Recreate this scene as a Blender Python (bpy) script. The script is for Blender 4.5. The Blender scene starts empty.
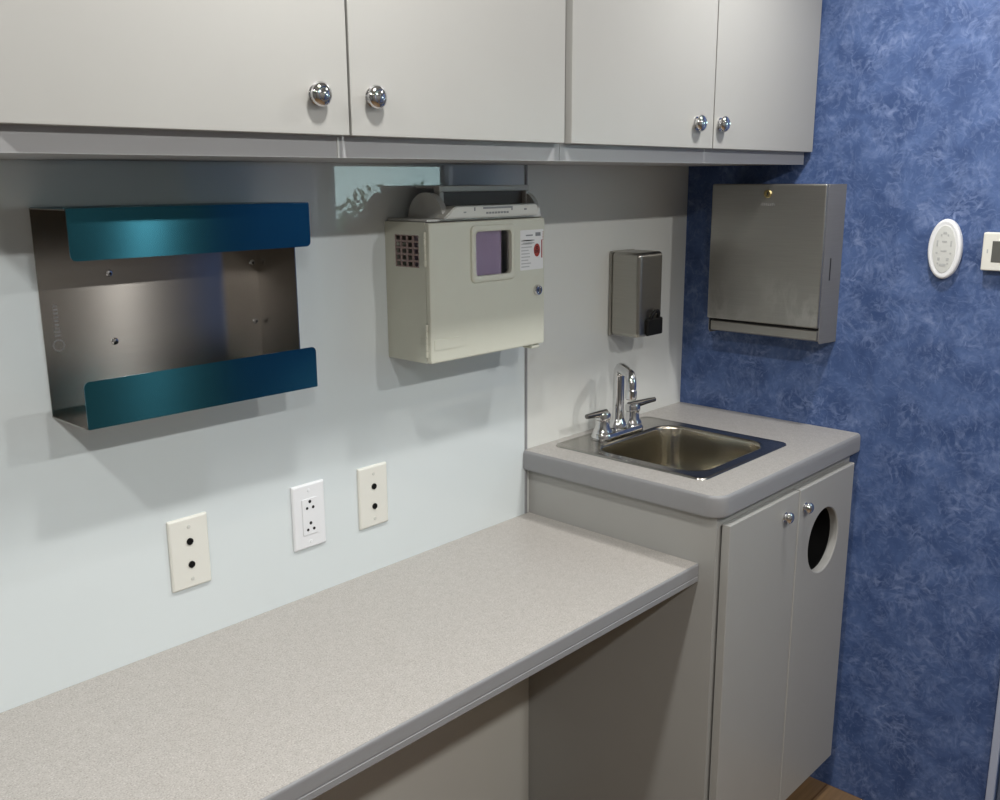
import bpy, bmesh, math, random
from mathutils import Vector, Matrix
random.seed(7)
PI = math.pi
SC = bpy.context.scene
COL = SC.collection

# ------------------------------------------------------------------ materials
def lin(c):
    f = lambda v: v/12.92 if v <= .04045 else ((v+.055)/1.055)**2.4
    return tuple(f(v/255) for v in c)+(1,)

def newmat(name):
    m = bpy.data.materials.new(name); m.use_nodes = True
    nt = m.node_tree; b = nt.nodes['Principled BSDF']
    return m, nt, b

def mat(name, col, rough=.5, metal=0, coat=0, coat_rough=.05, spec=.5, var=.03, vscale=30, bump=0, bscale=200, trans=0, ior=1.45, alpha=1):
    m, nt, b = newmat(name)
    N, L = nt.nodes, nt.links
    col = tuple(col)+((1,) if len(col) == 3 else ())
    tc = N.new('ShaderNodeTexCoord')
    if var:
        nz = N.new('ShaderNodeTexNoise'); nz.inputs['Scale'].default_value = vscale; nz.inputs['Detail'].default_value = 4
        L.new(tc.outputs['Object'], nz.inputs['Vector'])
        mx = N.new('ShaderNodeMix'); mx.data_type = 'RGBA'
        mx.inputs['A'].default_value = tuple(c*(1-var) for c in col[:3])+(1,)
        mx.inputs['B'].default_value = tuple(min(1, c*(1+var)) for c in col[:3])+(1,)
        L.new(nz.outputs['Fac'], mx.inputs['Factor']); L.new(mx.outputs['Result'], b.inputs['Base Color'])
    else:
        b.inputs['Base Color'].default_value = col
    b.inputs['Roughness'].default_value = rough
    b.inputs['Metallic'].default_value = metal
    b.inputs['Coat Weight'].default_value = coat
    b.inputs['Coat Roughness'].default_value = coat_rough
    b.inputs['Specular IOR Level'].default_value = spec
    b.inputs['Transmission Weight'].default_value = trans
    b.inputs['IOR'].default_value = ior
    if bump:
        nb = N.new('ShaderNodeTexNoise'); nb.inputs['Scale'].default_value = bscale; nb.inputs['Detail'].default_value = 3
        L.new(tc.outputs['Object'], nb.inputs['Vector'])
        bp = N.new('ShaderNodeBump'); bp.inputs['Strength'].default_value = bump; bp.inputs['Distance'].default_value = .002
        L.new(nb.outputs['Fac'], bp.inputs['Height']); L.new(bp.outputs['Normal'], b.inputs['Normal'])
    return m

def brushed(name, col, rough=.3, aniso=.75, rot=.0, var=.12, stretch=(4, 4, 260), smudge=0):
    """brushed metal: stretched grain in colour and roughness, anisotropic along the UVs"""
    m, nt, b = newmat(name); N, L = nt.nodes, nt.links
    tc = N.new('ShaderNodeTexCoord'); mp = N.new('ShaderNodeMapping'); mp.inputs['Scale'].default_value = stretch
    L.new(tc.outputs['Object'], mp.inputs['Vector'])
    nz = N.new('ShaderNodeTexNoise'); nz.inputs['Scale'].default_value = 3; nz.inputs['Detail'].default_value = 5
    L.new(mp.outputs['Vector'], nz.inputs['Vector'])
    mx = N.new('ShaderNodeMix'); mx.data_type = 'RGBA'
    mx.inputs['A'].default_value = tuple(c*(1-var) for c in col[:3])+(1,)
    mx.inputs['B'].default_value = tuple(min(1, c*(1+var)) for c in col[:3])+(1,)
    L.new(nz.outputs['Fac'], mx.inputs['Factor']); L.new(mx.outputs['Result'], b.inputs['Base Color'])
    b.inputs['Metallic'].default_value = 1
    b.inputs['Roughness'].default_value = rough
    b.inputs['Anisotropic'].default_value = aniso
    b.inputs['Anisotropic Rotation'].default_value = rot
    tg = N.new('ShaderNodeTangent'); tg.direction_type = 'UV_MAP'; tg.uv_map = 'UVMap'
    L.new(tg.outputs['Tangent'], b.inputs['Tangent'])
    return m

def blue_paper():
    m, nt, b = newmat('blue_sponged_vinyl'); N, L = nt.nodes, nt.links
    tc = N.new('ShaderNodeTexCoord')
    def noise(scale, det, dist, rough=.55, off=0):
        mp = N.new('ShaderNodeMapping'); mp.inputs['Location'].default_value = (off, off*1.7, off*.6)
        L.new(tc.outputs['Object'], mp.inputs['Vector'])
        n = N.new('ShaderNodeTexNoise'); n.inputs['Scale'].default_value = scale; n.inputs['Detail'].default_value = det
        n.inputs['Distortion'].default_value = dist; n.inputs['Roughness'].default_value = rough
        L.new(mp.outputs['Vector'], n.inputs['Vector']); return n.outputs['Fac']
    def ramp(sock, *stops):
        r = N.new('ShaderNodeValToRGB'); e = r.color_ramp.elements
        while len(e) < len(stops): e.new(.5)
        for el, (p, v) in zip(e, stops): el.position = p; el.color = (v, v, v, 1)
        L.new(sock, r.inputs['Fac']); return r.outputs['Color']
    def mul(a, c):
        n = N.new('ShaderNodeMath'); n.operation = 'MULTIPLY'; L.new(a, n.inputs[0])
        if isinstance(c, float): n.inputs[1].default_value = c
        else: L.new(c, n.inputs[1])
        return n.outputs[0]
    def mix(f, A, B):
        n = N.new('ShaderNodeMix'); n.data_type = 'RGBA'
        L.new(f, n.inputs['Factor'])
        for k, v in (('A', A), ('B', B)):
            if isinstance(v, tuple): n.inputs[k].default_value = v
            else: L.new(v, n.inputs[k])
        return n.outputs['Result']
    def strokes(cell, scale, stretch, off):
        mp = N.new('ShaderNodeMapping'); mp.inputs['Location'].default_value = (off, off*1.3, off*.7); L.new(tc.outputs['Object'], mp.inputs['Vector'])
        wn = N.new('ShaderNodeTexNoise'); wn.inputs['Scale'].default_value = 22; wn.inputs['Detail'].default_value = 3; L.new(mp.outputs['Vector'], wn.inputs['Vector'])
        va = N.new('ShaderNodeVectorMath'); va.operation = 'MULTIPLY_ADD'; va.inputs[1].default_value = (.05, .05, .05)
        L.new(wn.outputs['Color'], va.inputs[0]); L.new(mp.outputs['Vector'], va.inputs[2])
        vo = N.new('ShaderNodeTexVoronoi'); vo.inputs['Scale'].default_value = cell; L.new(va.outputs[0], vo.inputs['Vector'])
        sp = N.new('ShaderNodeSeparateColor'); L.new(vo.outputs['Color'], sp.inputs[0])
        an = N.new('ShaderNodeMath'); an.operation = 'MULTIPLY'; an.inputs[1].default_value = 6.283; L.new(sp.outputs[0], an.inputs[0])
        ro = N.new('ShaderNodeVectorRotate'); ro.rotation_type = 'X_AXIS'; L.new(va.outputs[0], ro.inputs['Vector']); L.new(an.outputs[0], ro.inputs['Angle'])
        ms = N.new('ShaderNodeMapping'); ms.inputs['Scale'].default_value = (1, stretch, 1); L.new(ro.outputs[0], ms.inputs['Vector'])
        n = N.new('ShaderNodeTexNoise'); n.inputs['Scale'].default_value = scale; n.inputs['Detail'].default_value = 4; n.inputs['Distortion'].default_value = .5; L.new(ms.outputs[0], n.inputs['Vector'])
        return n.outputs['Fac']
    dark = (.032, .064, .172, 1); mid = (.076, .127, .285, 1); light = (.20, .262, .45, 1)
    blot = ramp(noise(13, 6, .6), (.34, 0), (.66, 1))
    base = mix(blot, dark, mid)
    s1 = ramp(strokes(22, 30, 3.2, 2), (.50, 0), (.72, 1))
    s2 = ramp(strokes(34, 48, 3.0, 7), (.52, 0), (.72, 1))
    w1 = ramp(noise(18, 3, 1.4, .5, 3), (.43, 0), (.5, 1), (.57, 0))
    m1 = ramp(noise(10, 4, .6, .6, 5), (.40, 0), (.64, 1))
    c = mix(mul(mul(s1, m1), .8), base, light)
    c = mix(mul(s2, .35), c, light)
    c = mix(mul(mul(w1, m1), .35), c, light)
    s3 = ramp(strokes(26, 36, 2.6, 17), (.50, 0), (.74, 1))
    c = mix(mul(s3, .45), c, dark)
    L.new(c, b.inputs['Base Color'])
    b.inputs['Roughness'].default_value = .5; b.inputs['Specular IOR Level'].default_value = .35
    return m

def speckle(name, base, lo, hi, rough=.4):
    m, nt, b = newmat(name); N, L = nt.nodes, nt.links
    tc = N.new('ShaderNodeTexCoord')
    v = N.new('ShaderNodeTexNoise'); v.inputs['Scale'].default_value = 420; v.inputs['Detail'].default_value = 2
    L.new(tc.outputs['Object'], v.inputs['Vector'])
    r = N.new('ShaderNodeValToRGB'); e = r.color_ramp.elements
    e[0].position = .34; e[0].color = lo; e[1].position = .46; e[1].color = base
    for p, c in ((.58, base), (.68, hi)):
        q = e.new(p); q.color = c
    L.new(v.outputs['Fac'], r.inputs['Fac'])
    n2 = N.new('ShaderNodeTexNoise'); n2.inputs['Scale'].default_value = 120; n2.inputs['Detail'].default_value = 3
    L.new(tc.outputs['Object'], n2.inputs['Vector'])
    mx = N.new('ShaderNodeMix'); mx.data_type = 'RGBA'; mx.blend_type = 'MULTIPLY'; mx.inputs['Factor'].default_value = .35
    L.new(r.outputs['Color'], mx.inputs['A']); L.new(n2.outputs['Color'], mx.inputs['B'])
    r2 = N.new('ShaderNodeMix'); r2.data_type = 'RGBA'; r2.inputs['Factor'].default_value = .12
    L.new(r.outputs['Color'], r2.inputs['A']); L.new(n2.outputs['Fac'], r2.inputs['B'])
    L.new(r2.outputs['Result'], b.inputs['Base Color'])
    b.inputs['Roughness'].default_value = rough
    return m

def wood_floor():
    m, nt, b = newmat('wood_plank_vinyl'); N, L = nt.nodes, nt.links
    tc = N.new('ShaderNodeTexCoord'); mp = N.new('ShaderNodeMapping'); mp.inputs['Rotation'].default_value = (0, 0, 0)
    L.new(tc.outputs['Object'], mp.inputs['Vector'])
    bk = N.new('ShaderNodeTexBrick'); bk.inputs['Scale'].default_value = 1; bk.inputs['Brick Width'].default_value = .9
    bk.inputs['Row Height'].default_value = .12; bk.inputs['Mortar Size'].default_value = .002
    bk.inputs['Color1'].default_value = lin((128, 102, 72)); bk.inputs['Color2'].default_value = lin((112, 88, 62)); bk.inputs['Mortar'].default_value = lin((90, 64, 40))
    L.new(mp.outputs['Vector'], bk.inputs['Vector'])
    mp2 = N.new('ShaderNodeMapping'); mp2.inputs['Scale'].default_value = (2, 40, 1); L.new(tc.outputs['Object'], mp2.inputs['Vector'])
    nz = N.new('ShaderNodeTexNoise'); nz.inputs['Scale'].default_value = 3; nz.inputs['Detail'].default_value = 6; L.new(mp2.outputs['Vector'], nz.inputs['Vector'])
    mx = N.new('ShaderNodeMix'); mx.data_type = 'RGBA'; mx.blend_type = 'OVERLAY'; mx.inputs['Factor'].default_value = .5
    L.new(bk.outputs['Color'], mx.inputs['A']); L.new(nz.outputs['Fac'], mx.inputs['B']); L.new(mx.outputs['Result'], b.inputs['Base Color'])
    b.inputs['Roughness'].default_value = .35
    return m

M = {}
M['panel_cool'] = mat('cool_white_glossy_panel', (.64, .69, .70), .45, coat=1, coat_rough=.015, spec=.0, var=.02, vscale=6)
M['panel_cool'].node_tree.nodes['Principled BSDF'].inputs['Coat IOR'].default_value = 1.6
M['laminate_shade_lift'] = mat('shade_lifted_cabinet_box', (.39, .39, .395), .38, var=.02, vscale=9)  # same laminate as the doors; colour lightened to offset shade under them
M['panel_warm'] = mat('warm_white_panel', (.66, .67, .64), .35, coat=.5, coat_rough=.12, var=.02, vscale=6)
M['blue'] = blue_paper()
M['ceiling'] = mat('white_ceiling', (.58, .58, .56), .7)
M['wall_plain'] = mat('grey_wall_laminate', (.17, .165, .155), .4)
M['laminate'] = mat('light_grey_laminate', (.335, .332, .315), .38, var=.025, vscale=9)
M['laminate_base'] = mat('grey_beige_laminate', (.335, .332, .317), .38, var=.025, vscale=9)
M['laminate_low'] = mat('pale_beige_laminate', (.52, .51, .47), .4, var=.02, vscale=9)
M['laminate_in'] = mat('dark_cabinet_interior', (.10, .095, .085), .7)
M['worktop'] = speckle('speckled_worktop', lin((172, 167, 161)), lin((147, 141, 135)), lin((194, 190, 184)))
M['worktop_sink'] = speckle('speckled_grey_worktop', lin((162, 158, 153)), lin((142, 138, 133)), lin((180, 176, 171)))
M['edge'] = mat('grey_edge_band', (.25, .252, .26), .38, var=.03, vscale=60)
M['steel'] = brushed('brushed_steel', (.42, .405, .37), .30, .6)
M['steel_rack'] = brushed('brushed_steel_rack', (.44, .415, .385), .22, 1.0, .25)
M['steel_towel'] = brushed('brushed_steel_cover', (.40, .385, .36), .36, .5)
def smudge(m):
    nt = m.node_tree; N, L = nt.nodes, nt.links; b = N['Principled BSDF']
    src = b.inputs['Base Color'].links[0].from_socket
    tc = N.new('ShaderNodeTexCoord'); mp = N.new('ShaderNodeMapping'); mp.inputs['Scale'].default_value = (1, 1.2, .7); L.new(tc.outputs['Object'], mp.inputs['Vector'])
    n = N.new('ShaderNodeTexNoise'); n.inputs['Scale'].default_value = 13; n.inputs['Detail'].default_value = 5; n.inputs['Roughness'].default_value = .62; n.inputs['Distortion'].default_value = .5; L.new(mp.outputs[0], n.inputs['Vector'])
    r = N.new('ShaderNodeValToRGB'); e = r.color_ramp.elements; e[0].position = .41; e[0].color = (0, 0, 0, 1); e[1].position = .62; e[1].color = (0, 0, 0, 1)
    q = e.new(.52); q.color = (1, 1, 1, 1); L.new(n.outputs['Fac'], r.inputs['Fac'])
    sx = N.new('ShaderNodeSeparateXYZ'); L.new(tc.outputs['Object'], sx.inputs[0])
    g = N.new('ShaderNodeMapRange'); g.inputs['From Min'].default_value = .17; g.inputs['From Max'].default_value = .05; L.new(sx.outputs['Z'], g.inputs['Value'])
    mu = N.new('ShaderNodeMath'); mu.operation = 'MULTIPLY'; L.new(r.outputs['Color'], mu.inputs[0]); L.new(g.outputs[0], mu.inputs[1])
    n3 = N.new('ShaderNodeTexNoise'); n3.inputs['Scale'].default_value = 9; L.new(tc.outputs['Object'], n3.inputs['Vector'])
    k3 = N.new('ShaderNodeMapRange'); k3.inputs['From Min'].default_value = .36; k3.inputs['From Max'].default_value = .70; L.new(n3.outputs['Fac'], k3.inputs['Value'])
    m2 = N.new('ShaderNodeMath'); m2.operation = 'MULTIPLY'; L.new(k3.outputs[0], m2.inputs[1]); L.new(mu.outputs[0], m2.inputs[0])
    mx = N.new('ShaderNodeMix'); mx.data_type = 'RGBA'; L.new(m2.outputs[0], mx.inputs['Factor']); L.new(src, mx.inputs['A']); mx.inputs['B'].default_value = (.62, .61, .58, 1)
    L.new(mx.outputs['Result'], b.inputs['Base Color'])
M['steel_side'] = brushed('grey_steel_side', (.23, .225, .22), .5, .4)
M['steel_side'].node_tree.nodes['Principled BSDF'].inputs['Metallic'].default_value = .45
M['steel_tray'] = brushed('brushed_steel_tray', (.36, .345, .32), .36, .5)
smudge(M['steel_towel'])
M['steel_sink'] = brushed('satin_sink_steel', (.50, .465, .39), .20, .4)
M['steel_rim'] = brushed('sink_rim_steel', (.42, .40, .37), .25, .3)
M['chrome'] = mat('chrome', (.66, .66, .67), .06, 1, var=0)
M['chrome_dark_refl'] = mat('dark_reflection_chrome', (.20, .195, .19), .12, 1, var=0)  # same chrome; dark reflections on the levers are put into the colour
M['teal'] = brushed('teal_film_on_steel', (.036, .17, .23), .21, 1.0, .25)
M['cream'] = mat('cream_powder_coat', (.55, .555, .475), .42, var=.02, vscale=40, bump=.08, bscale=600)
M['grille'] = mat('dull_reddish_grille', (.27, .20, .185), .5, var=.02)
M['cream_plate'] = mat('cream_plastic', (.70, .695, .64), .35, var=.01)
M['white_plastic'] = mat('white_plastic', (.74, .75, .77), .35, var=.01)
M['white_lid'] = mat('translucent_white_plastic', (.58, .58, .54), .4, var=.02)
M['lid_dull'] = mat('dull_clear_plastic', (.56, .56, .535), .35, var=.03)
M['lid_dark'] = mat('dark_tray_interior', (.10, .082, .076), .5)
M['lilac'] = mat('lilac_container_plastic', (.56, .44, .60), .35, var=.06, vscale=25)
M['black'] = mat('black_plastic', (.006, .006, .006), .5, spec=.2, var=0)
M['hole'] = mat('dark_socket', (.01, .01, .01), .6, var=0)
M['sticker'] = mat('white_sticker', (.70, .70, .70), .4, var=.02)
M['red'] = mat('dark_red_print', (.30, .03, .02), .5, var=0)
M['grey_print'] = mat('grey_print', (.22, .23, .24), .5, var=0)
M['pale_print'] = mat('pale_grey_print', (.42, .43, .43), .5, var=0)
M['brass'] = mat('brass_lock', (.55, .45, .22), .3, 1, var=0)
M['lcd'] = mat('grey_lcd', (.10, .10, .09), .15, var=.02)
M['alu'] = mat('blue_reflection_aluminium', (.46, .53, .70), .35, .3, var=.02)  # aluminium trim; the blue wall's reflection is put into its colour
M['door'] = mat('grey_blue_door_skin', (.10, .12, .17), .45, var=.02)
M['oval_in'] = mat('pale_grille_plastic', (.56, .57, .55), .5, var=.02)
M['floor'] = wood_floor()
M['bark'] = mat('tree_bark', (.05, .04, .03), .8)
M['leaf'] = mat('tree_leaves', (.05, .10, .04), .6, var=.2, vscale=10)
M['ground'] = mat('asphalt', (.08, .08, .08), .9)
def glassmat():
    m, nt, b = newmat('green_tinted_glass'); N, L = nt.nodes, nt.links
    b.inputs['Base Color'].default_value = (.80, .97, .92, 1); b.inputs['Transmission Weight'].default_value = 1
    b.inputs['Roughness'].default_value = 0; b.inputs['IOR'].default_value = 1.01
    return m
M['glass'] = glassmat()
M['clear'] = mat('clear_window', (.9, .88, .92), .05, trans=1, ior=1.1, var=0)
def lampmat():
    m, nt, b = newmat('lamp_lens'); b.inputs['Emission Color'].default_value = (1, .95, .87, 1); b.inputs['Emission Strength'].default_value = 25
    return m
M['lens'] = lampmat()

# ------------------------------------------------------------------ mesh builder
OFF = {}
class MB:
    def __init__(s): s.bm = bmesh.new()
    def _merge(s, t):
        me = bpy.data.meshes.new('t'); t.to_mesh(me); t.free(); s.bm.from_mesh(me); bpy.data.meshes.remove(me)
    def box(s, x0, x1, y0, y1, z0, z1, bev=0, seg=2, sel=None):
        t = bmesh.new(); bmesh.ops.create_cube(t, size=1)
        for v in t.verts:
            v.co = Vector(((x0+x1)/2+v.co.x*abs(x1-x0), (y0+y1)/2+v.co.y*abs(y1-y0), (z0+z1)/2+v.co.z*abs(z1-z0)))
        if bev:
            es = [e for e in t.edges if sel is None or sel(e)]
            bmesh.ops.bevel(t, geom=es, offset=bev, segments=seg, affect='EDGES', profile=.5, clamp_overlap=True)
        s._merge(t); return s
    def loops(s, L, cap0=False, cap1=False, closed=False):
        t = bmesh.new(); R = [[t.verts.new(p) for p in l] for l in L]
        n = len(R[0]); rng = list(range(len(R)-1))
        pairs = [(R[i], R[i+1]) for i in rng]
        if closed: pairs.append((R[-1], R[0]))
        for a, b in pairs:
            for i in range(n):
                t.faces.new((a[i], a[(i+1) % n], b[(i+1) % n], b[i]))
        if cap0: t.faces.new(list(reversed(R[0])))
        if cap1: t.faces.new(R[-1])
        bmesh.ops.recalc_face_normals(t, faces=t.faces)
        s._merge(t); return s
    def lathe(s, prof, o, axis=(0, 0, 1), n=24, cap=True, sx=1, sy=1):
        q = Vector((0, 0, 1)).rotation_difference(Vector(axis).normalized())
        L = []
        for r, h in prof:
            L.append([Vector(o)+q @ Vector((max(r, 1e-5)*sx*math.cos(2*PI*i/n), max(r, 1e-5)*sy*math.sin(2*PI*i/n), h)) for i in range(n)])
        return s.loops(L, cap, cap)
    def prism(s, poly, fn, a0, a1, bev=0, seg=2):
        t = bmesh.new(); A = [t.verts.new(fn(p[0], p[1], a0)) for p in poly]; B = [t.verts.new(fn(p[0], p[1], a1)) for p in poly]
        n = len(poly)
        t.faces.new(A); t.faces.new(list(reversed(B)))
        for i in range(n): t.faces.new((A[i], B[i], B[(i+1) % n], A[(i+1) % n]))
        bmesh.ops.recalc_face_normals(t, faces=t.faces)
        if bev: bmesh.ops.bevel(t, geom=list(t.edges), offset=bev, segments=seg, affect='EDGES', clamp_overlap=True)
        s._merge(t); return s
    def tube(s, pts, rad, n=14, sq=None):
        pts = [Vector(p) for p in pts]; L = []
        if not isinstance(rad, (list, tuple)): rad = [rad]*len(pts)
        up = None
        for i, p in enumerate(pts):
            d = (pts[min(i+1, len(pts)-1)]-pts[max(i-1, 0)]).normalized()
            if up is None: up = d.orthogonal().normalized()
            up = (up-d*up.dot(d)).normalized(); w = d.cross(up)
            L.append([p+(up*math.cos(2*PI*k/n)+w*math.sin(2*PI*k/n))*rad[i] for k in range(n)])
        return s.loops(L, True, True)
    def build(s, name, m, parent=None, angle=35):
        bm = s.bm; o0 = OFF.get(parent, Vector((0, 0, 0))) if parent else Vector((0, 0, 0))
        uv = bm.loops.layers.uv.new('UVMap')
        bm.normal_update()
        for f in bm.faces:
            n = f.normal; ax = max(range(3), key=lambda i: abs(n[i]))
            for l in f.loops:
                c = l.vert.co
                l[uv].uv = (c.x, c.z) if ax == 1 else ((c.y, c.z) if ax == 0 else (c.x, c.y))
        for v in bm.verts: v.co -= o0
        me = bpy.data.meshes.new(name); bm.to_mesh(me); bm.free()
        me.polygons.foreach_set('use_smooth', [True]*len(me.polygons)); me.set_sharp_from_angle(angle=math.radians(angle))
        me.materials.append(M[m] if isinstance(m, str) else m)
        o = bpy.data.objects.new(name, me); COL.objects.link(o)
        if parent: o.parent = parent
        OFF[o] = o0.copy()
        wn = o.modifiers.new('Weighted normals', 'WEIGHTED_NORMAL'); wn.keep_sharp = True; wn.weight = 80
        return o

def rrect(x0, x1, y0, y1, r, n=6, z=None, k=6):
    """rounded rectangle, counter-clockwise from (x1,y0); r = radii at (x1,y0),(x1,y1),(x0,y1),(x0,y0)"""
    if not isinstance(r, (list, tuple)): r = [r]*4
    C = [(x1, y0, -1, 1, -90), (x1, y1, -1, -1, 0), (x0, y1, 1, -1, 90), (x0, y0, 1, 1, 180)]
    P = []
    for (x, y, sx, sy, a), q in zip(C, r):
        cx, cy = x+sx*q, y+sy*q
        for i in range(n+1):
            t = math.radians(a+90*i/n); P.append((cx+q*math.cos(t), cy+q*math.sin(t)))
    return P if z is None else [(a, b, z) for a, b in P]

XZ = lambda a, b, t: (a, t, b)     # polygon in x,z extruded along y
YZ = lambda a, b, t: (t, a, b)     # polygon in y,z extruded along x
XY = lambda a, b, t: (a, b, t)

def thing(name, loc, label, cat, group=None):
    o = bpy.data.objects.new(name, None); COL.objects.link(o); o.location = loc; o.empty_display_size = .05
    OFF[o] = Vector(loc); o['label'] = label; o['category'] = cat
    if group: o['group'] = group
    return o
def struct(o, label=None):
    o['kind'] = 'structure'
    if label: o['label'] = label
    return o

# ------------------------------------------------------------------ dimensions (metres)
XL, YF, ZC = -3.4, -2.5, 2.16          # left wall, far (behind camera) wall, ceiling
HS, HD = .930, .781                     # sink counter / desk heights

# ------------------------------------------------------------------ room
b = MB(); b.box(XL-.05, 0, YF-.05, .05, -.05, 0); struct(b.build('floor', 'floor'), 'brown wood plank vinyl floor')
b = MB(); b.box(XL-.05, .04, YF-.05, .05, ZC, ZC+.05); struct(b.build('ceiling', 'ceiling'), 'white ceiling')
b = MB(); b.box(XL-.05, -.6225, 0, .05, 0, ZC); wb = struct(b.build('wall_back', 'panel_cool'), 'glossy cool white wall panelling above desk')
b = MB(); b.box(-.6225, .04, 0, .05, 0, ZC); wp = b.build('wall_panel', 'panel_warm', wb)
MB().box(XL+.001, -.6128, -.0012, .001, .001, HD-.05).build('lower_panel', 'laminate_low', wb)
b = MB(); b.box(-.626, -.619, -.0025, .002, HD, 1.60, .0008, 1); struct(b.build('trim_1', 'edge'), 'thin grey joint strip between white wall panels')
b = MB(); b.box(XL-.05, XL, YF-.05, 0, 0, ZC); struct(b.build('wall_left', 'wall_plain'), 'plain end wall')
b = MB(); b.box(XL, .04, YF-.05, YF, 0, ZC); struct(b.build('wall_front', 'wall_plain'), 'plain wall behind the camera')
DY0, DY1 = -.863, -1.552                # door opening in the blue wall
b = MB(); b.box(0, .04, DY0, 0, 0, ZC); b.box(0, .04, DY1, DY0, 2.02, ZC); b.box(0, .04, YF, DY1, 0, ZC)
struct(b.build('wall_right', 'blue'), 'blue sponged wall covering')
b = MB()
for y0, y1 in ((DY0, DY0+.0165), (DY1-.0165, DY1)): b.box(-.010, .0, y0, y1, 0, 2.036, .002)
b.box(-.010, .0, DY1, DY0, 2.02, 2.036, .002)
struct(b.build('trim_2', 'alu'), 'narrow pale metal edge of door frame on blue wall')
# entry door with a window, just out of the frame at right
WY0, WY1, WZ0, WZ1 = -.915, -1.50, 1.33, 1.68
b = MB(); b.box(.006, .036, DY1+.003, DY0-.004, .005, WZ0); b.box(.006, .036, DY1+.003, DY0-.004, WZ1, 2.016)
b.box(.006, .036, WY0, DY0-.004, WZ0, WZ1); b.box(.006, .036, DY1+.003, WY1, WZ0, WZ1)
dr = struct(b.build('door_1', 'door'), 'entry door with window')
b = MB(); b.box(.018, .022, WY1, WY0, WZ0, WZ1); b.build('pane', 'glass', dr)
b = MB()
b.box(.002, .006, WY1-.015, WY0+.015, WZ0-.015, WZ0, .001); b.box(.002, .006, WY1-.015, WY0+.015, WZ1, WZ1+.015, .001)
b.box(.002, .006, WY0, WY0+.015, WZ0, WZ1); b.box(.002, .006, WY1-.015, WY1, WZ0, WZ1)
b.build('window_frame', 'black', dr)
b = MB(); b.lathe([(.022, 0), (.022, .008), (.010, .010), (.010, .04)], (.006, DY1+.06, 1.0), (-1, 0, 0)); b.box(-.04, -.028, DY1+.05, DY1+.17, .99, 1.01, .004)
b.build('handle', 'chrome', dr)
# trees outside, seen through that window
b = MB(); b.box(.3, 30, -40, 18, -.6, -.5); struct(b.build('ground', 'ground'), 'asphalt outside')
def tree(x, y, zc, r, n, label):
    t = thing('tree', (x, y, -.5), label, 'tree', 'trees outside the door window')
    t2 = MB(); t2.tube([(x, y, -.5), (x+.05, y, .4*zc), (x, y+.05, zc)], [.12*r, .09*r, .04*r], 8); t2.build('trunk', 'bark', t)
    f = MB()
    for i in range(n):
        d = Vector((random.gauss(0, 1), random.gauss(0, 1), random.gauss(0, .8))).normalized()*r*random.random()**.4
        c = Vector((x, y, zc))+d; a = Vector((random.gauss(0, 1), random.gauss(0, 1), random.gauss(0, 1))).normalized(); w = a.orthogonal().normalized(); s = r*.09*random.uniform(.6, 1.3)
        tb = bmesh.new(); q = [tb.verts.new(c+a*s*k+w*s*j) for k, j in ((-1, 0), (0, .5), (1, 0), (0, -.5))]; tb.faces.new(q); f._merge(tb)
    f.build('foliage', 'leaf', t)
tree(4.5, -5.85, .88, .60, 700, 'low dark tree outside nearest the door')
tree(5.5, -7.70, .86, .62, 700, 'bushy dark tree outside second from the door')
tree(7.0, -10.3, .52, .68, 700, 'low bushy tree outside furthest from the door')

# ------------------------------------------------------------------ upper cabinets
CF, CB = -.3145, 1.541                   # carcass front, carcass underside
DF = -.3335                              # outer face of doors
ZT = 2.145
def chrome_knob(x, y, z, parent, r=.0155, axis=(0, -1, 0)):
    p = [(r*.80, 0), (r*.80, .0015), (r*.62, .003), (r*.60, .006), (r*.85, .0075), (r, .0100), (r*.97, .0125), (r*.82, .0155), (r*.60, .0172), (r*.50, .0168), (r*.42, .0175), (r*.2, .0185), (r*.02, .0187)]
    MB().lathe(p, (x, y, z), axis, 28).build('knob', 'chrome', parent)
def upper(x0, x1, doors, label, seam=None):
    t = thing('upper_cabinet', ((x0+x1)/2, 0, CB), label, 'cabinet', 'wall cabinets above the worktops')
    b = MB()
    b.box(x0, x1, CF, -.001, CB, CB+.018)                       # floor of the carcass
    b.box(x0, x0+.016, CF+.001, -.001, CB+.018, ZT); b.box(x1-.016, x1, CF+.001, -.001, CB+.018, ZT)
    b.box(x0+.016, x1-.016, CF+.001, -.001, ZT-.018, ZT); b.box(x0+.016, x1-.016, -.012, -.001, CB+.018, ZT-.018)
    b.box(x0, x0+.04, CF, CF+.018, CB+.018, ZT); b.box(x1-.04, x1, CF, CF+.018, CB+.018, ZT)
    b.box(x0+.04, x1-.04, CF, CF+.018, CB+.018, CB+.045); b.box(x0+.04, x1-.04, CF, CF+.018, ZT-.06, ZT)
    xm = (doors[0][1]+doors[1][0])/2; b.box(xm-.03, xm+.03, CF, CF+.018, CB+.045, ZT-.06)
    b.build('carcass', 'laminate_shade_lift', t)
    for (a, c, kx, kz) in doors:
        d = MB().box(a, c, DF, CF-.0006, 1.5685, ZT-.008, .0016, 2).build('door', 'laminate', t)
        chrome_knob(kx, DF, kz, d)
    if seam:
        MB().box(seam-.0015, seam+.0015, CF-.0008, CF, CB, CB+.026).build('joint_strip', 'panel_warm', t)
    return t
upper(-1.785, -.8955, [(-1.781, -1.3435, -1.394, 1.6165), (-1.3400, -.9045, -1.304, 1.618)],
      'wide two door grey wall cabinet above the blue steel rack and sharps box', -1.349)
upper(-.8945, -.0135, [(-.8870, -.4475, -.508, 1.614), (-.4445, -.0105, -.422, 1.6155)],
      'two door grey wall cabinet in the corner above the sink')

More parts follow.
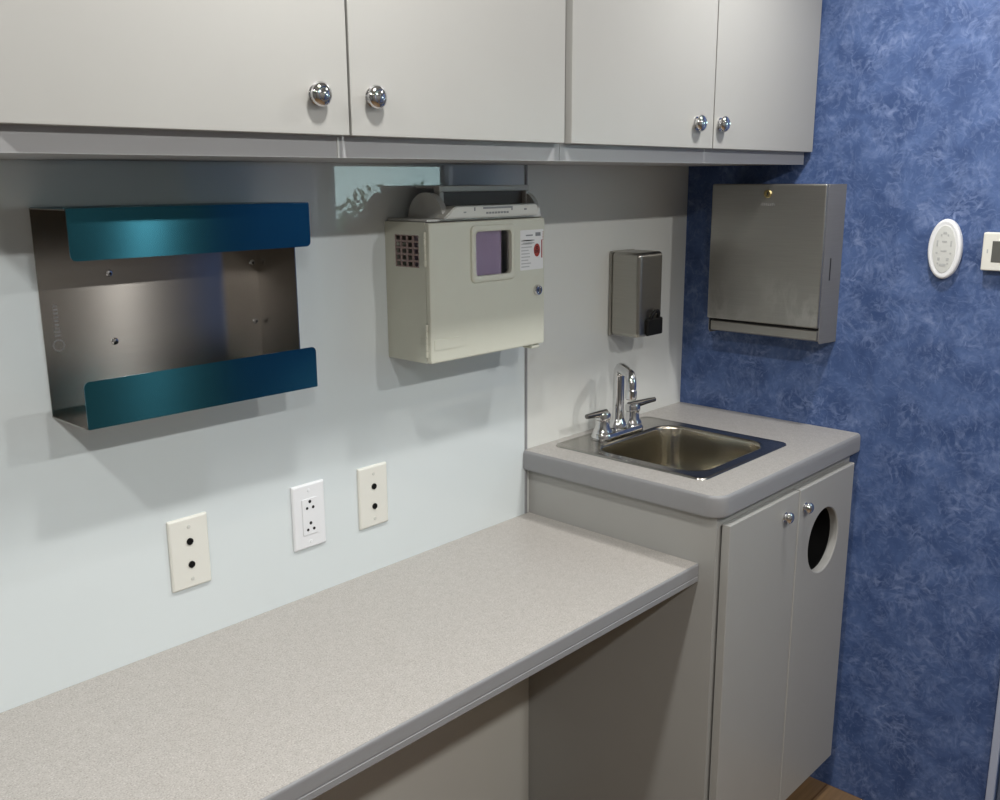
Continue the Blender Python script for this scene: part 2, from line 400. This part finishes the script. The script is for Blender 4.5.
# ------------------------------------------------------------------ desk
t = thing('desk', (-2.0, -.22, HD-.045), 'long speckled beige desk worktop with grey edge along the white wall', 'worktop')
def edge_prof(front, h, th, r=.009):
    return [(-.0005, h-th), (-.0005, h), (front+r, h), (front+r*.4, h-r*.15), (front+r*.1, h-r*.5), (front, h-r), (front, h-th)]
MB().prism([(-.0005, HD-.022), (-.0005, HD), (-.4385, HD), (-.4385, HD-.022)], YZ, XL+.002, -.6128).build('worktop', 'worktop', t)
pr = [(-.433, HD-.0385), (-.433, HD-.0222), (-.4387, HD-.0222), (-.4387, HD-.0003), (-.4402, HD-.0012), (-.4412, HD-.003), (-.4416, HD-.006), (-.4416, HD-.0235), (-.4402, HD-.0245), (-.4402, HD-.0262), (-.4416, HD-.0272), (-.4416, HD-.0365), (-.440, HD-.0385)]
MB().prism(pr, YZ, XL+.002, -.6128).build('edge_band', 'edge', t)
MB().prism([(-.41, HD-.0385), (-.41, HD-.022), (-.433, HD-.022), (-.433, HD-.0385)], YZ, XL+.002, -.6128).build('front_rail', 'laminate_base', t)
MB().box(-2.62, -2.60, -.40, -.0015, 0, HD-.022).build('support_panel', 'laminate_base', t)

# ------------------------------------------------------------------ sink counter (with a cut-out) and cabinet
t = thing('sink_counter', (-.315, -.25, HS-.046), 'raised speckled grey counter slab with rounded front corner holding the sink', 'counter')
ox0, ox1, oy0, oy1 = -.632, -.0008, -.494, -.0008
ix0, ix1, iy0, iy1 = -.535, -.222, -.390, -.050
def oloop(d, z): return rrect(ox0+d, ox1, oy0+d, oy1, [.002, .001, .001, max(.036-d, .004)], 8, z)
def iloop(z): return rrect(ix0, ix1, iy0, iy1, .03, 8, z)
L = [iloop(HS-.018), iloop(HS), oloop(.010, HS), oloop(.005, HS-.0006), oloop(.005, HS-.018)]
MB().loops(L, closed=True).build('slab', 'worktop_sink', t, 60)
L = [oloop(.0048, HS-.0182), oloop(.0048, HS-.0007), oloop(.0022, HS-.0028), oloop(.0006, HS-.007), oloop(0, HS-.016), oloop(0, HS-.040), oloop(.003, HS-.0445), oloop(.03, HS-.0445), oloop(.03, HS-.0182)]
MB().loops(L, closed=True).build('edge_band', 'edge', t, 40)

t = thing('sink_cabinet', (-.32, -.24, 0), 'grey base cabinet under the sink with two doors and a round waste hole', 'cabinet')
WX, WF = -.6123, -.4763
b = MB()
b.box(WX, WX+.018, -.40, -.001, 0, HS-.0455); b.box(WX, WX+.018, WF, -.40, .10, HS-.0455)
b.box(-.032, -.014, -.40, -.001, 0, HS-.0455); b.box(-.032, -.014, WF, -.40, .10, HS-.0455)
b.box(WX+.018, -.032, WF, -.012, .10, .118); b.box(WX+.018, -.032, -.012, -.001, .0, HS-.05)
b.box(WX+.018, -.032, WF, WF+.018, .835, HS-.0455)
b.box(WX+.018, WX+.05, WF, WF+.018, .118, .835); b.box(-.06, -.032, WF, WF+.018, .118, .835)
b.build('carcass', 'laminate_base', t)
MB().box(WX+.018, -.032, -.40, -.388, 0, .10).build('toe_kick', 'laminate_base', t)
DFB = -.4985
d = MB().box(-.600, -.3125, DFB, WF-.004, .108, .868, .0022, 2).build('door', 'laminate_base', t)
chrome_knob(-.374, DFB, .8265, d, .0125)
# right door with round hole
hx, hz, hr = -.178, .7195, .0745
def dloop(y, e): return [(x, y, z) for x, z in rrect(-.3095+e, -.036-e, .108+e, .868-e, .002, 8)]
outer = dloop(DFB, .002)
def hloop(y, r):
    P = []
    for (x, y_, z) in outer:
        a = math.atan2(z-hz, x-hx); P.append((hx+r*math.cos(a), y, hz+r*math.sin(a)))
    return P
# ring of matching vertex count: sample the door outline by angle around the hole
N = 96
def ray_out(e, y):
    P = []
    for i in range(N):
        a = 2*PI*i/N; c, s = math.cos(a), math.sin(a); k = 9
        if c > 1e-9: k = min(k, (-.036-e-hx)/c)
        if c < -1e-9: k = min(k, (-.3095+e-hx)/c)
        if s > 1e-9: k = min(k, (.868-e-hz)/s)
        if s < -1e-9: k = min(k, (.108+e-hz)/s)
        P.append([hx+k*c, y, hz+k*s])
    for cx, cz in ((-.036-e, .868-e), (-.3095+e, .868-e), (-.036-e, .108+e), (-.3095+e, .108+e)):
        j = min(range(N), key=lambda i: (P[i][0]-cx)**2+(P[i][2]-cz)**2); P[j] = [cx, y, cz]
    return [tuple(p) for p in P]
def circ(y, r): return [(hx+r*math.cos(2*PI*i/N), y, hz+r*math.sin(2*PI*i/N)) for i in range(N)]
yb = WF-.004
L = [ray_out(.0, yb), ray_out(0, DFB+.002), ray_out(.002, DFB), circ(DFB, hr+.002), circ(DFB+.002, hr), circ(yb, hr)]
d = MB().loops(L, closed=True).build('door', 'laminate_base', t, 30)
chrome_knob(-.283, DFB, .8245, d, .0125)
# black bin liner ring behind the hole: an open chute
ch = MB()
ch.loops([[(hx+r*math.cos(2*PI*i/40), y, hz+r*math.sin(2*PI*i/40)) for i in range(40)] for r, y in ((hr+.012, yb+.0005), (hr+.001, yb+.0005), (hr+.001, yb+.10), (hr-.02, yb+.16), (.001, yb+.16))])
ch.build('waste_chute', 'black', t)

# ------------------------------------------------------------------ sink
t = thing('sink', (-.378, -.22, .78), 'small square stainless drop in sink set into the grey counter', 'sink')
sx0, sx1, sy0, sy1 = -.562, -.198, -.414, -.026
bx0, bx1, by0, by1 = -.525, -.236, -.380, -.112
def sl(x0, x1, y0, y1, r, z): return rrect(x0, x1, y0, y1, r, 8, z)
L = [sl(sx0, sx1, sy0, sy1, .02, HS+.0004), sl(sx0+.001, sx1-.001, sy0+.001, sy1-.001, .02, HS+.003), sl(sx0+.006, sx1-.006, sy0+.006, sy1-.006, .02, HS+.0042),
     sl(sx0+.011, sx1-.011, sy0+.011, sy1-.011, .018, HS+.0025)]
L += [sl(bx0-.006, bx1+.006, by0-.006, by1+.006, .05, HS+.0025)]
MB().loops(L).build('rim', 'steel_rim', t, 50)
L = [sl(bx0-.006, bx1+.006, by0-.006, by1+.006, .05, HS+.0025), sl(bx0-.002, bx1+.002, by0-.002, by1+.002, .05, HS+.001), sl(bx0, bx1, by0, by1, .05, HS-.004)]
for i in range(1, 8):
    a = i/7
    dd = .014*a if a < .75 else .014*a+.045*((a-.75)/.25)**2
    L.append(sl(bx0+dd, bx1-dd, by0+dd, by1-dd, .05, HS-.004-.125*min(1, a*1.12)+(.0 if a < .9 else 0)))
L.append(sl(-.40, -.36, -.262, -.230, .012, HS-.134))
MB().loops(L, cap1=True).build('basin', 'steel_sink', t, 70)
MB().lathe([(.036, 0), (.036, .003), (.030, .0035), (.024, .0015), (.001, .0015)], (-.38, -.246, HS-.1335), n=24).build('drain', 'chrome', t)

# ------------------------------------------------------------------ faucet
fx, fy, fz = -.390, -.080, HS+.0032
t = thing('faucet', (fx, fy, fz), 'chrome two lever faucet standing on the back of the sink', 'faucet')
b = MB(); P = []
for d, z in ((0, 0), (0, .008), (.003, .014), (.010, .017)): P.append(rrect(fx-.083+d, fx+.083-d, fy-.026+d, fy+.026-d, .025-d*.5, 6, fz+z))
b.loops(P, True, True); b.build('base_plate', 'chrome', t)
for s in (-1, 1):
    x = fx+s*.058
    v = MB().lathe([(.022, .0), (.022, .006), (.0165, .014), (.0155, .030), (.018, .033), (.018, .044), (.0145, .049), (.004, .051)], (x, fy, fz+.014), n=24).build('valve', 'chrome', t)
    if s < 0: pts = [(x+.012, fy, fz+.060), (x-.012, fy, fz+.060), (x-.040, fy, fz+.062), (x-.060, fy, fz+.063)]
    else: pts = [(x-.012, fy+.002, fz+.060), (x+.012, fy-.003, fz+.060), (x+.048, fy-.012, fz+.063), (x+.066, fy-.017, fz+.064)]
    MB().tube(pts, [.008, .0085, .0065, .0055], 12).build('lever', 'chrome_dark_refl', v)
dv = Vector((-.62, -.76, 0)).normalized()
o = Vector((fx, fy, 0))
pts = [o+Vector((0, 0, fz+.012)), o+Vector((0, 0, fz+.05)), o+Vector((0, 0, fz+.10)), o+Vector((0, 0, fz+.140)), o+dv*.004+Vector((0, 0, fz+.151)), o+dv*.014+Vector((0, 0, fz+.158)), o+dv*.03+Vector((0, 0, fz+.160)),
       o+dv*.078+Vector((0, 0, fz+.160)), o+dv*.094+Vector((0, 0, fz+.158)), o+dv*.104+Vector((0, 0, fz+.150)), o+dv*.107+Vector((0, 0, fz+.142)), o+dv*.107+Vector((0, 0, fz+.128))]
sp = MB().tube(pts, [.016, .0135, .0130, .0128, .0128, .0126, .0122, .0118, .0115, .0112, .011, .011], 18).build('spout', 'chrome', t)
q = o+dv*.107
MB().lathe([(.0108, 0), (.0125, -.002), (.0125, -.020), (.0105, -.023), (.001, -.023)], (q.x, q.y, fz+.129), n=20).build('aerator', 'chrome', sp)
MB().lathe([(.021, 0), (.021, .010), (.016, .018), (.014, .024)], (fx, fy, fz+.015), n=24).build('collar', 'chrome', t)

# ------------------------------------------------------------------ glove box rack (steel with blue lips)
t = thing('glove_box_rack', (-1.455, 0, 1.187), 'stainless wall rack with blue upper and lower front lips holding nothing', 'rack')
RX0, RX1, RD, RZ0, RZ1 = -1.6265, -1.2805, -.110, 1.190, 1.4785
MB().box(RX0, RX1, -.0026, -.0008, RZ0, RZ1).build('back_panel', 'steel_rack', t)
MB().box(RX0, RX1+.0016, RD+.0015, -.0008, RZ0, RZ0+.0016).build('bottom_panel', 'steel_rack', t)
MB().box(RX0, RX1+.0016, RD+.0015, -.0008, RZ1-.0016, RZ1).build('top_panel', 'steel_rack', t)
MB().box(RX1, RX1+.0016, RD+.003, -.0008, RZ0+.0016, RZ1-.0016).build('side_panel', 'steel_rack', t)
lx0, lx1 = -1.6245, -1.2515
def lip(z0, z1, rad):
    return MB().prism(rrect(lx0, lx1, z0, z1, rad, 5), XZ, RD, RD+.0015).build('lip', 'teal', t)
o = lip(1.4125, RZ1, [.008, .0015, .0015, .008]); o['label'] = 'blue upper lip'
o = lip(RZ0-.0004, 1.2545, [.0015, .008, .008, .0015]); o['label'] = 'blue lower lip'
MB().prism([(RX0, RD+.0016), (lx1, RD+.0016), (lx1, RD+.012), (lx1-.012, -.02), (lx1-.028, -.012), (RX0, -.004)], XY, RZ1+.0001, RZ1+.0008).build('film', 'teal', t)
for x, z in ((-1.5265, 1.3845), (-1.5273, 1.286), (-1.2905, 1.384), (-1.2905, 1.2895)):
    s = MB().lathe([(.0052, 0), (.0052, .001), (.004, .0022), (.001, .0027)], (x, -.0026, z), (0, -1, 0), 14)
    s.build('screw', 'chrome', t)
    MB().lathe([(.0020, 0), (.0020, .0003), (.0005, .0003)], (x+.001, -.0053, z-.0005), (0, -1, 0), 8).build('screw_recess', 'hole', t)
# faint etched logo near the left edge, standing on end
b = MB()
for i in range(9):
    z = 1.302+i*.0052; w = .006 if i not in (0, 1) else .009
    b.box(-1.6075-w/2, -1.6075+w/2, -.0030, -.0026, z, z+.0030)
for i in range(16):
    a0 = 2*PI*i/16
    b.box(-1.6075+.0075*math.cos(a0)-.0012, -1.6075+.0075*math.cos(a0)+.0012, -.0030, -.0026, 1.290+.0075*math.sin(a0)-.0012, 1.290+.0075*math.sin(a0)+.0012)
b.build('logo', 'steel_side', t)

# ------------------------------------------------------------------ sharps cabinet
t = thing('sharps_cabinet', (-.852, 0, 1.191), 'cream metal locking sharps cabinet on the wall with a viewing window', 'cabinet')
KX0, KX1, KD, KZ0, KZ1 = -1.008, -.697, -.117, 1.191, 1.440
b = MB()
b.box(KX0, KX1, -.0025, -.0006, KZ0, KZ1)
b.box(KX1-.002, KX1, KD+.010, -.0025, KZ0, KZ1)
b.box(KX0+.002, KX1-.002, KD+.010, -.0025, KZ0, KZ0+.002)
# left wall around the vent opening
vy0, vy1, vz0, vz1 = -.0905, -.0275, 1.3605, 1.4175
b.box(KX0, KX0+.002, KD+.010, vy0, KZ0, KZ1); b.box(KX0, KX0+.002, vy1, -.0025, KZ0, KZ1)
b.box(KX0, KX0+.002, vy0, vy1, KZ0, vz0); b.box(KX0, KX0+.002, vy0, vy1, vz1, KZ1)
b.build('body', 'cream', t)
# vent grille, 4 by 5 openings
g = MB(); nc, nr = 4, 5
cw, chh = (vy1-vy0)/nc, (vz1-vz0)/nr
for i in range(nc+1):
    y = vy0+i*cw; g.box(KX0+.0002, KX0+.0018, y-.0022 if 0 < i else y, y+.0022 if i < nc else y, vz0, vz1)
for j in range(nr+1):
    z = vz0+j*chh; g.box(KX0+.0003, KX0+.0017, vy0, vy1, z-.0018 if 0 < j else z, z+.0018 if j < nr else z)
g.build('vent_grille', 'grille', t)
# door with window opening
wx0, wx1, wz0, wz1 = -.8945, -.7985, 1.3385, 1.4195
dy0, dy1 = KD, KD+.009
NW = 4*9
def dl(y, e, r): return [(x, y, z) for x, z in rrect(KX0+e, KX1-e, KZ0-.0005+e, KZ1-.001-e, r, 8)]
def wl(y, e, r): return [(x, y, z) for x, z in rrect(wx0-e, wx1+e, wz0-e, wz1+e, r, 8)]
L = [wl(dy1, 0, .008), dl(dy1, 0, .004), dl(dy0+.005, 0, .004), dl(dy0+.0015, .0012, .004), dl(dy0, .005, .004), wl(dy0, 0, .008)]
dk = MB().loops(L, closed=True).build('door', 'cream', t, 40)
L = [wl(dy0+.0005, .012, .010), wl(dy0-.003, .011, .010), wl(dy0-.0045, .009, .010), wl(dy0-.0045, .003, .009), wl(dy0-.003, .0, .008), wl(dy0+.004, -.0005, .008), wl(dy0+.004, .004, .008)]
MB().loops(L, closed=True).build('window_frame', 'cream', dk, 35)
MB().prism(rrect(wx0+.0005, wx1-.0005, wz0+.0005, wz1-.0005, .008, 8), XZ, dy0+.004, dy0+.0055).build('window_pane', 'clear', dk)
k = MB().lathe([(.0105, 0), (.0105, .0035), (.009, .006), (.0070, .0062), (.0062, .0035), (.001, .0035)], (-.7215, dy0, 1.2995), (0, -1, 0), 24).build('lock', 'chrome', dk)
MB().box(-.7222, -.7208, dy0-.0052, dy0-.0044, 1.2965, 1.3025).build('keyhole', 'hole', dk)
for z in (1.394, 1.232):
    hmb = MB()
    for i in range(5): hmb.lathe([(.0024, 0), (.0030, .001), (.0030, .0105), (.0024, .0115)], (KX0-.0012, dy1+.001, z-.03+i*.012), n=12)
    hmb.build('hinge', 'cream', t)
MB().prism(rrect(-1.000, -.930, 1.2145, 1.2335, .0015, 2), XZ, dy0, dy0-.0009).build('maker_plate', 'cream_plate' if False else 'cream', dk)
MB().box(KX1-.035, KX1-.010, KD+.004, KD+.030, KZ0-.009, KZ0-.001, .003).build('bottom_latch', 'cream', t)
# warning sticker
st = MB().prism(rrect(-.771, -.7035, 1.3405, 1.4170, .002, 3), XZ, dy0, dy0-.0004).build('warning_sticker', 'sticker', dk)
b = MB(); sy = dy0-.0004
cx, cz = -.7225, 1.3775
b.lathe([(.0115, 0), (.0115, .0003), (.001, .0003)], (cx, sy, cz), (0, -1, 0), 28, sx=.8, sy=1.1)
b.box(-.7095, -.7065, sy-.0003, sy, 1.362, 1.397)
for i in range(6): b.box(-.7055, -.7038, sy-.0003, sy, 1.398+i*.003-.002, 1.3995+i*.003-.002)
b.build('red_print', 'red', st)
b = MB()
for a in (90, 210, 330):
    u = math.radians(a); b.lathe([(.0031, 0), (.0031, .0002), (.0018, .0002), (.0018, 0)], (cx+.0040*math.cos(u), sy-.0003, cz+.0046*math.sin(u)), (0, -1, 0), 14, cap=False)
b.build('hazard_rings', 'black', st)
b = MB()
b.box(-.727, -.712, sy-.0003, sy, 1.4045, 1.4115); b.box(-.755, -.735, sy-.0003, sy, 1.4055, 1.4080)
b.build('heading_print', 'grey_print', st)
b = MB()
for i in range(9):
    z = 1.346+i*.0062; b.box(-.768, -.768+random.uniform(.018, .032), sy-.0003, sy, z, z+.0022)
for i in range(2): b.box(-.768+.005, -.730, sy-.0003, sy, 1.391+i*.005, 1.3932+i*.005)
b.build('small_print', 'pale_print', st)

# ------------------------------------------------------------------ sharps container inside and on top
t = thing('sharps_container', (-.85, -.055, 1.195), 'lilac sharps container with white drop tray lid poking out of the cream cabinet', 'container')
MB().box(-.958, -.808, -.1065, -.012, KZ0+.0035, 1.437, .008, 3).build('tub', 'lilac', t)
b = MB(); b.box(-1.004, -.699, -.108, -.004, 1.4402, 1.4448, .0015); b.build('lid_flange', 'lid_dull', t)
# drum: half cylinder along x
cy, cz, rr = -.062, 1.4445, .0455
prof = [(cy+rr*math.cos(math.radians(a)), cz+rr*math.sin(math.radians(a))) for a in range(0, 181, 9)]
MB().prism(prof, YZ, -.965, -.952).build('end_disc', 'lid_dull', t)
MB().prism(prof, YZ, -.712, -.7005).build('end_disc', 'lid_dull', t)
inner = [(cy+(rr-.004)*math.cos(math.radians(a)), cz+(rr-.004)*math.sin(math.radians(a))) for a in range(0, 100, 9)]
MB().prism([(cy, cz)]+inner, YZ, -.952, -.712).build('drop_tray', 'lid_dark', t)
# hood frame (arch) in front of drum
hy = -.078
b = MB()
b.box(-.9475, -.7045, hy-.004, hy+.012, 1.4905, 1.5015, .002)
b.box(-.9475, -.9365, hy-.004, hy+.012, 1.4449, 1.4905, .0015); b.box(-.7155, -.7045, hy-.004, hy+.012, 1.4449, 1.4905, .0015)
b.box(-.9475, -.7045, hy+.012, -.020, 1.497, 1.5005, .0008)
b.build('hood', 'lid_dull', t)
MB().box(-.9365, -.7155, hy+.006, hy+.010, 1.4449, 1.4905).build('hood_shade', 'lid_dark', t)  # dark sheet across the opening, standing in for shade inside the hood
# front lip of the tray
b = MB()
poly = [(-.9755, 1.4448), (-.7220, 1.4448), (-.7255, 1.4665), (-.9445, 1.4665)]
b.prism(poly, XZ, -.121, -.094, .002, 2)
tr = b.build('tray_lip', 'white_lid', t)
tr['label'] = 'white tray lip'
b = MB()
for i in range(8): b.box(-.868+i*.0078, -.8625+i*.0078, -.1216, -.1208, 1.4510, 1.4545)
MB().box(-.800, -.797, -.1216, -.1208, 1.456, 1.4600).box(-.876, -.797, -.1216, -.1208, 1.4600, 1.4635).build('pull_groove', 'grey_print', tr)
for q in ((-.8995, -.8965, 1.457, 1.4635), (-.764, -.757, 1.4555, 1.4585), (-.926, -.920, 1.4540, 1.4565)): MB().box(q[0], q[1], -.1216, -.1208, q[2], q[3]).build('mould_mark', 'grey_print', tr)
b.build('lettering', 'grey_print', tr)

# ------------------------------------------------------------------ soap dispenser
t = thing('soap_dispenser', (-.284, 0, 1.151), 'narrow stainless soap dispenser with black valve on the white wall above faucet', 'soap dispenser')
MB().box(-.3300, -.2360, -.010, -.0008, 1.1485, 1.3480, .004, 2).build('back_plate', 'steel', t)
b = MB(); b.box(-.3320, -.2345, -.090, -.008, 1.1500, 1.3470, .011, 4); b.build('body', 'steel', t)
v = MB().box(-.305, -.2435, -.099, -.0895, 1.1535, 1.194, .004, 3).build('valve', 'black', t)
pts = [(-.290, -.094, 1.190), (-.289, -.098, 1.203), (-.280, -.101, 1.211), (-.271, -.101, 1.211), (-.262, -.098, 1.203), (-.261, -.094, 1.190)]
MB().tube(pts, .0042, 10).build('push_lever', 'black', v)

# ------------------------------------------------------------------ paper towel dispenser
t = thing('paper_towel_dispenser', (0, -.277, 1.139), 'stainless folded paper towel dispenser on the blue wall beside the cabinet', 'towel dispenser')
TY0, TY1 = -.4155, -.1310
b = MB()
# side profile (x,z) body shell: back, two sides, top
side = [(0, 1.139), (0, 1.4975), (-.086, 1.4975), (-.092, 1.490), (-.092, 1.149), (-.086, 1.143)]
b.prism(side, lambda a, c, t_: (a, t_, c), TY0, TY0+.0016)
b.prism(side, lambda a, c, t_: (a, t_, c), TY1-.0016, TY1)
b.box(-.086, -.0008, TY0+.0016, TY1-.0016, 1.4955, 1.4975); b.box(-.0024, -.0008, TY0+.0016, TY1-.0016, 1.139, 1.4955)
bd = b.build('body', 'steel_side', t)
bd['label'] = 'darker grey side shell'
cv = MB().box(-.1015, -.0925, TY0, TY1, 1.1795, 1.4985, .0035, 3).build('cover', 'steel_towel', t)
MB().box(-.091, -.080, TY0+.0016, TY1-.0016, 1.150, 1.19).build('slot', 'hole', t)
b = MB(); b.prism([(-.0985, 1.1525), (-.0985, 1.1720), (-.096, 1.1740), (-.0915, 1.1740), (-.050, 1.150), (-.050, 1.146), (-.0925, 1.1490)], lambda a, c, t_: (a, t_, c), TY0+.0018, TY1-.010, .0008, 1)
b.build('towel_tray', 'steel_tray', t)
lk = MB().lathe([(.0095, 0), (.0095, .002), (.0075, .0035), (.0055, .0035), (.005, .002), (.001, .002)], (-.1015, -.276, 1.4765), (-1, 0, 0), 20).build('lock', 'brass', cv)
MB().box(-.1048, -.1034, -.2775, -.2745, 1.4725, 1.4800).build('keyhole', 'hole', lk)
b = MB()
for k in range(7): b.box(-.1018, -.1014, -.262-.0052*k, -.259-.0052*k, 1.449+.001*(k % 2), 1.4555)
b.build('lettering', 'steel_side', cv)
MB().box(-.060, -.055, TY0-.0006, TY0, 1.285, 1.335, .0002, 1).build('side_slot', 'hole', t)

# ------------------------------------------------------------------ oval alarm and thermostat
t = thing('oval_detector', (0, -.643, 1.30), 'small white oval plate with pierced grille on the blue wall', 'detector')
cy, cz = -.6435, 1.3630
q = (-1, 0, 0)
def ov(ry, rz, x, n=40): return [(x, cy+ry*math.cos(2*PI*i/n), cz+rz*math.sin(2*PI*i/n)) for i in range(n)]
L = [ov(.033, .062, -.0006), ov(.034, .063, -.010), ov(.0335, .0622, -.0145), ov(.031, .0595, -.017), ov(.027, .0545, -.0172), ov(.0245, .0515, -.0155)]
MB().loops(L, cap0=True, cap1=True).build('housing', 'white_plastic', t, 50)
L = [ov(.0235, .050, -.0155), ov(.0225, .049, -.0166), ov(.001, .002, -.0168)]
MB().loops(L, cap1=True).build('grille_plate', 'oval_in', t, 50)
b = MB()
for (y, z, w, h) in [(-.0, .034, .007, .005), (-.007, .029, .003, .004), (.007, .029, .003, .004), (-.014, .012, .003, .012), (.014, .012, .003, .012), (0, -.004, .012, .003), (-.014, -.008, .004, .003), (.014, -.008, .004, .003),
                     (-.009, -.021, .005, .006), (.009, -.021, .005, .006), (0, -.033, .012, .005), (-.010, -.030, .003, .003), (.010, -.030, .003, .003), (.0, .016, .010, .003)]:
    b.box(-.0173, -.0167, cy+y-w/2, cy+y+w/2, cz+z-h/2, cz+z+h/2)
b.build('grille_slots', 'pale_print', t)
t = thing('thermostat', (0, -.775, 1.324), 'white rectangular thermostat with grey screen at the edge of the blue wall', 'thermostat')
MB().box(-.022, 0, -.838, -.7205, 1.3235, 1.4010, .003, 3).build('housing', 'cream_plate', t)
MB().box(-.0228, -.0215, -.795, -.7395, 1.3410, 1.3840, .0008, 1).build('screen', 'lcd', t)
for z in (1.350, 1.373): MB().box(-.0245, -.0215, -.827, -.808, z-.006, z+.006, .0015, 2).build('button', 'white_plastic', t)
MB().box(-.0223, -.0218, -.7325, -.7300, 1.359, 1.367).build('small_print', 'pale_print', t)

# ------------------------------------------------------------------ wall plates
def plate(x, z, m, label, cat, name):
    t = thing(name, (x, 0, z-.059), label, cat, 'wall plates above the desk' if name == 'cable_outlet_plate' else None)
    P = []
    for d, y in ((0, -.0004), (0, -.003), (.0015, -.005), (.004, -.0062)): P.append([(a, y, c) for a, c in rrect(x-.0345+d, x+.0345-d, z-.0595+d, z+.0595-d, .002, 3)])
    MB().loops(P, True, True).build('plate', m, t)
    return t
for x, z, lab in ((-1.4385, .9325, 'cream wall plate with two black jacks lowest and left of the white outlet'), (-1.0595, .9325, 'cream wall plate with two black jacks between white outlet and sink counter')):
    t = plate(x, z, 'cream_plate', lab, 'wall plate', 'cable_outlet_plate')
    for dz in (.0195, -.0195):
        MB().lathe([(.0056, 0), (.0056, .0018), (.0044, .002), (.0038, .0006), (.001, .0006)], (x, -.0062, z+dz), (0, -1, 0), 18).build('jack', 'black', t)
    for dz in (.044, -.044): MB().lathe([(.0032, 0), (.0030, .0007), (.001, .001)], (x, -.0062, z+dz), (0, -1, 0), 12).build('screw', 'white_lid', t)
x, z = -1.2065, .9325
t = plate(x, z, 'white_plastic', 'white power outlet plate with two sockets between the cream jack plates', 'power outlet', 'power_outlet')
ins = MB().prism(rrect(x-.0165, x+.0165, z-.0335, z+.0335, .002, 3), XZ, -.0062, -.0078, .0008, 1).build('socket_insert', 'white_plastic', t)
for dz in (.020, -.020):
    b = MB(); y0 = -.0082
    for dx, dzz, r in ((-.0065, -.004, .0026), (.0065, -.004, .0028), (0, .0075, .0030)):
        b.lathe([(r, 0), (r, .0005), (.0004, .0005)], (x+dx, -.0077, z+dz+dzz), (0, -1, 0), 12)
    b.build('socket_holes', 'hole', ins)
for dz in (.0475, -.0475): MB().lathe([(.003, 0), (.0028, .0006), (.001, .001)], (x, -.0062, z+dz), (0, -1, 0), 12).build('screw', 'white_plastic', t)

# ------------------------------------------------------------------ downlights
LP = [(x, y) for y, xs in ((-.70, (-2.36, -1.41, -.45)), (-1.86, (-2.40, -1.45, -.56))) for x in xs]
POW = {-.70: 7.8, -1.86: 13.5}
for x, y in LP:
    t = thing('downlight', (x, y, ZC-.012), 'round recessed ceiling downlight', 'ceiling light', 'ceiling downlights')
    MB().lathe([(.062, .0118), (.062, .004), (.058, 0), (.052, 0), (.050, .0118)], (x, y, ZC-.012), n=32, cap=False).build('trim_ring', 'white_plastic', t)
    MB().lathe([(.050, 0), (.050, .002), (.001, .002)], (x, y, ZC-.009), n=32).build('lens', 'lens', t)
    ld = bpy.data.lights.new('downlight_beam', 'AREA'); ld.shape = 'DISK'; ld.size = .095; ld.energy = POW[y]; ld.color = (1, .985, .955)
    lo = bpy.data.objects.new('downlight_beam', ld); COL.objects.link(lo); lo.parent = t; lo.location = (0, 0, -.001)

# ------------------------------------------------------------------ world: bright sky outside the door window
w = bpy.data.worlds.new('World'); SC.world = w; w.use_nodes = True
bg = w.node_tree.nodes['Background']; bg.inputs['Color'].default_value = (.80, .93, 1, 1); bg.inputs['Strength'].default_value = 4.5

# ------------------------------------------------------------------ camera (solved from the photograph's edges)
cam = bpy.data.cameras.new('Camera'); co = bpy.data.objects.new('Camera', cam); COL.objects.link(co)
cx, cy, cz, yaw, pitch, roll, F = -2.1536, -1.3531, 1.5127, -.8196, -.2264, -.0057, 959.28
fw = Vector((-math.sin(yaw)*math.cos(pitch), math.cos(yaw)*math.cos(pitch), math.sin(pitch)))
rt = Vector((math.cos(yaw), math.sin(yaw), 0)); up = rt.cross(fw)
r2 = rt*math.cos(roll)+up*math.sin(roll); u2 = -rt*math.sin(roll)+up*math.cos(roll)
co.matrix_world = Matrix(((r2.x, u2.x, -fw.x, cx), (r2.y, u2.y, -fw.y, cy), (r2.z, u2.z, -fw.z, cz), (0, 0, 0, 1)))
cam.sensor_fit = 'HORIZONTAL'; cam.sensor_width = 36; cam.lens = F*36/1000; cam.clip_start = .02
SC.camera = co
vs = SC.view_settings; vs.view_transform = 'Standard'; vs.look = 'None'; vs.gamma = 1; vs.exposure = 0; vs.use_curve_mapping = False
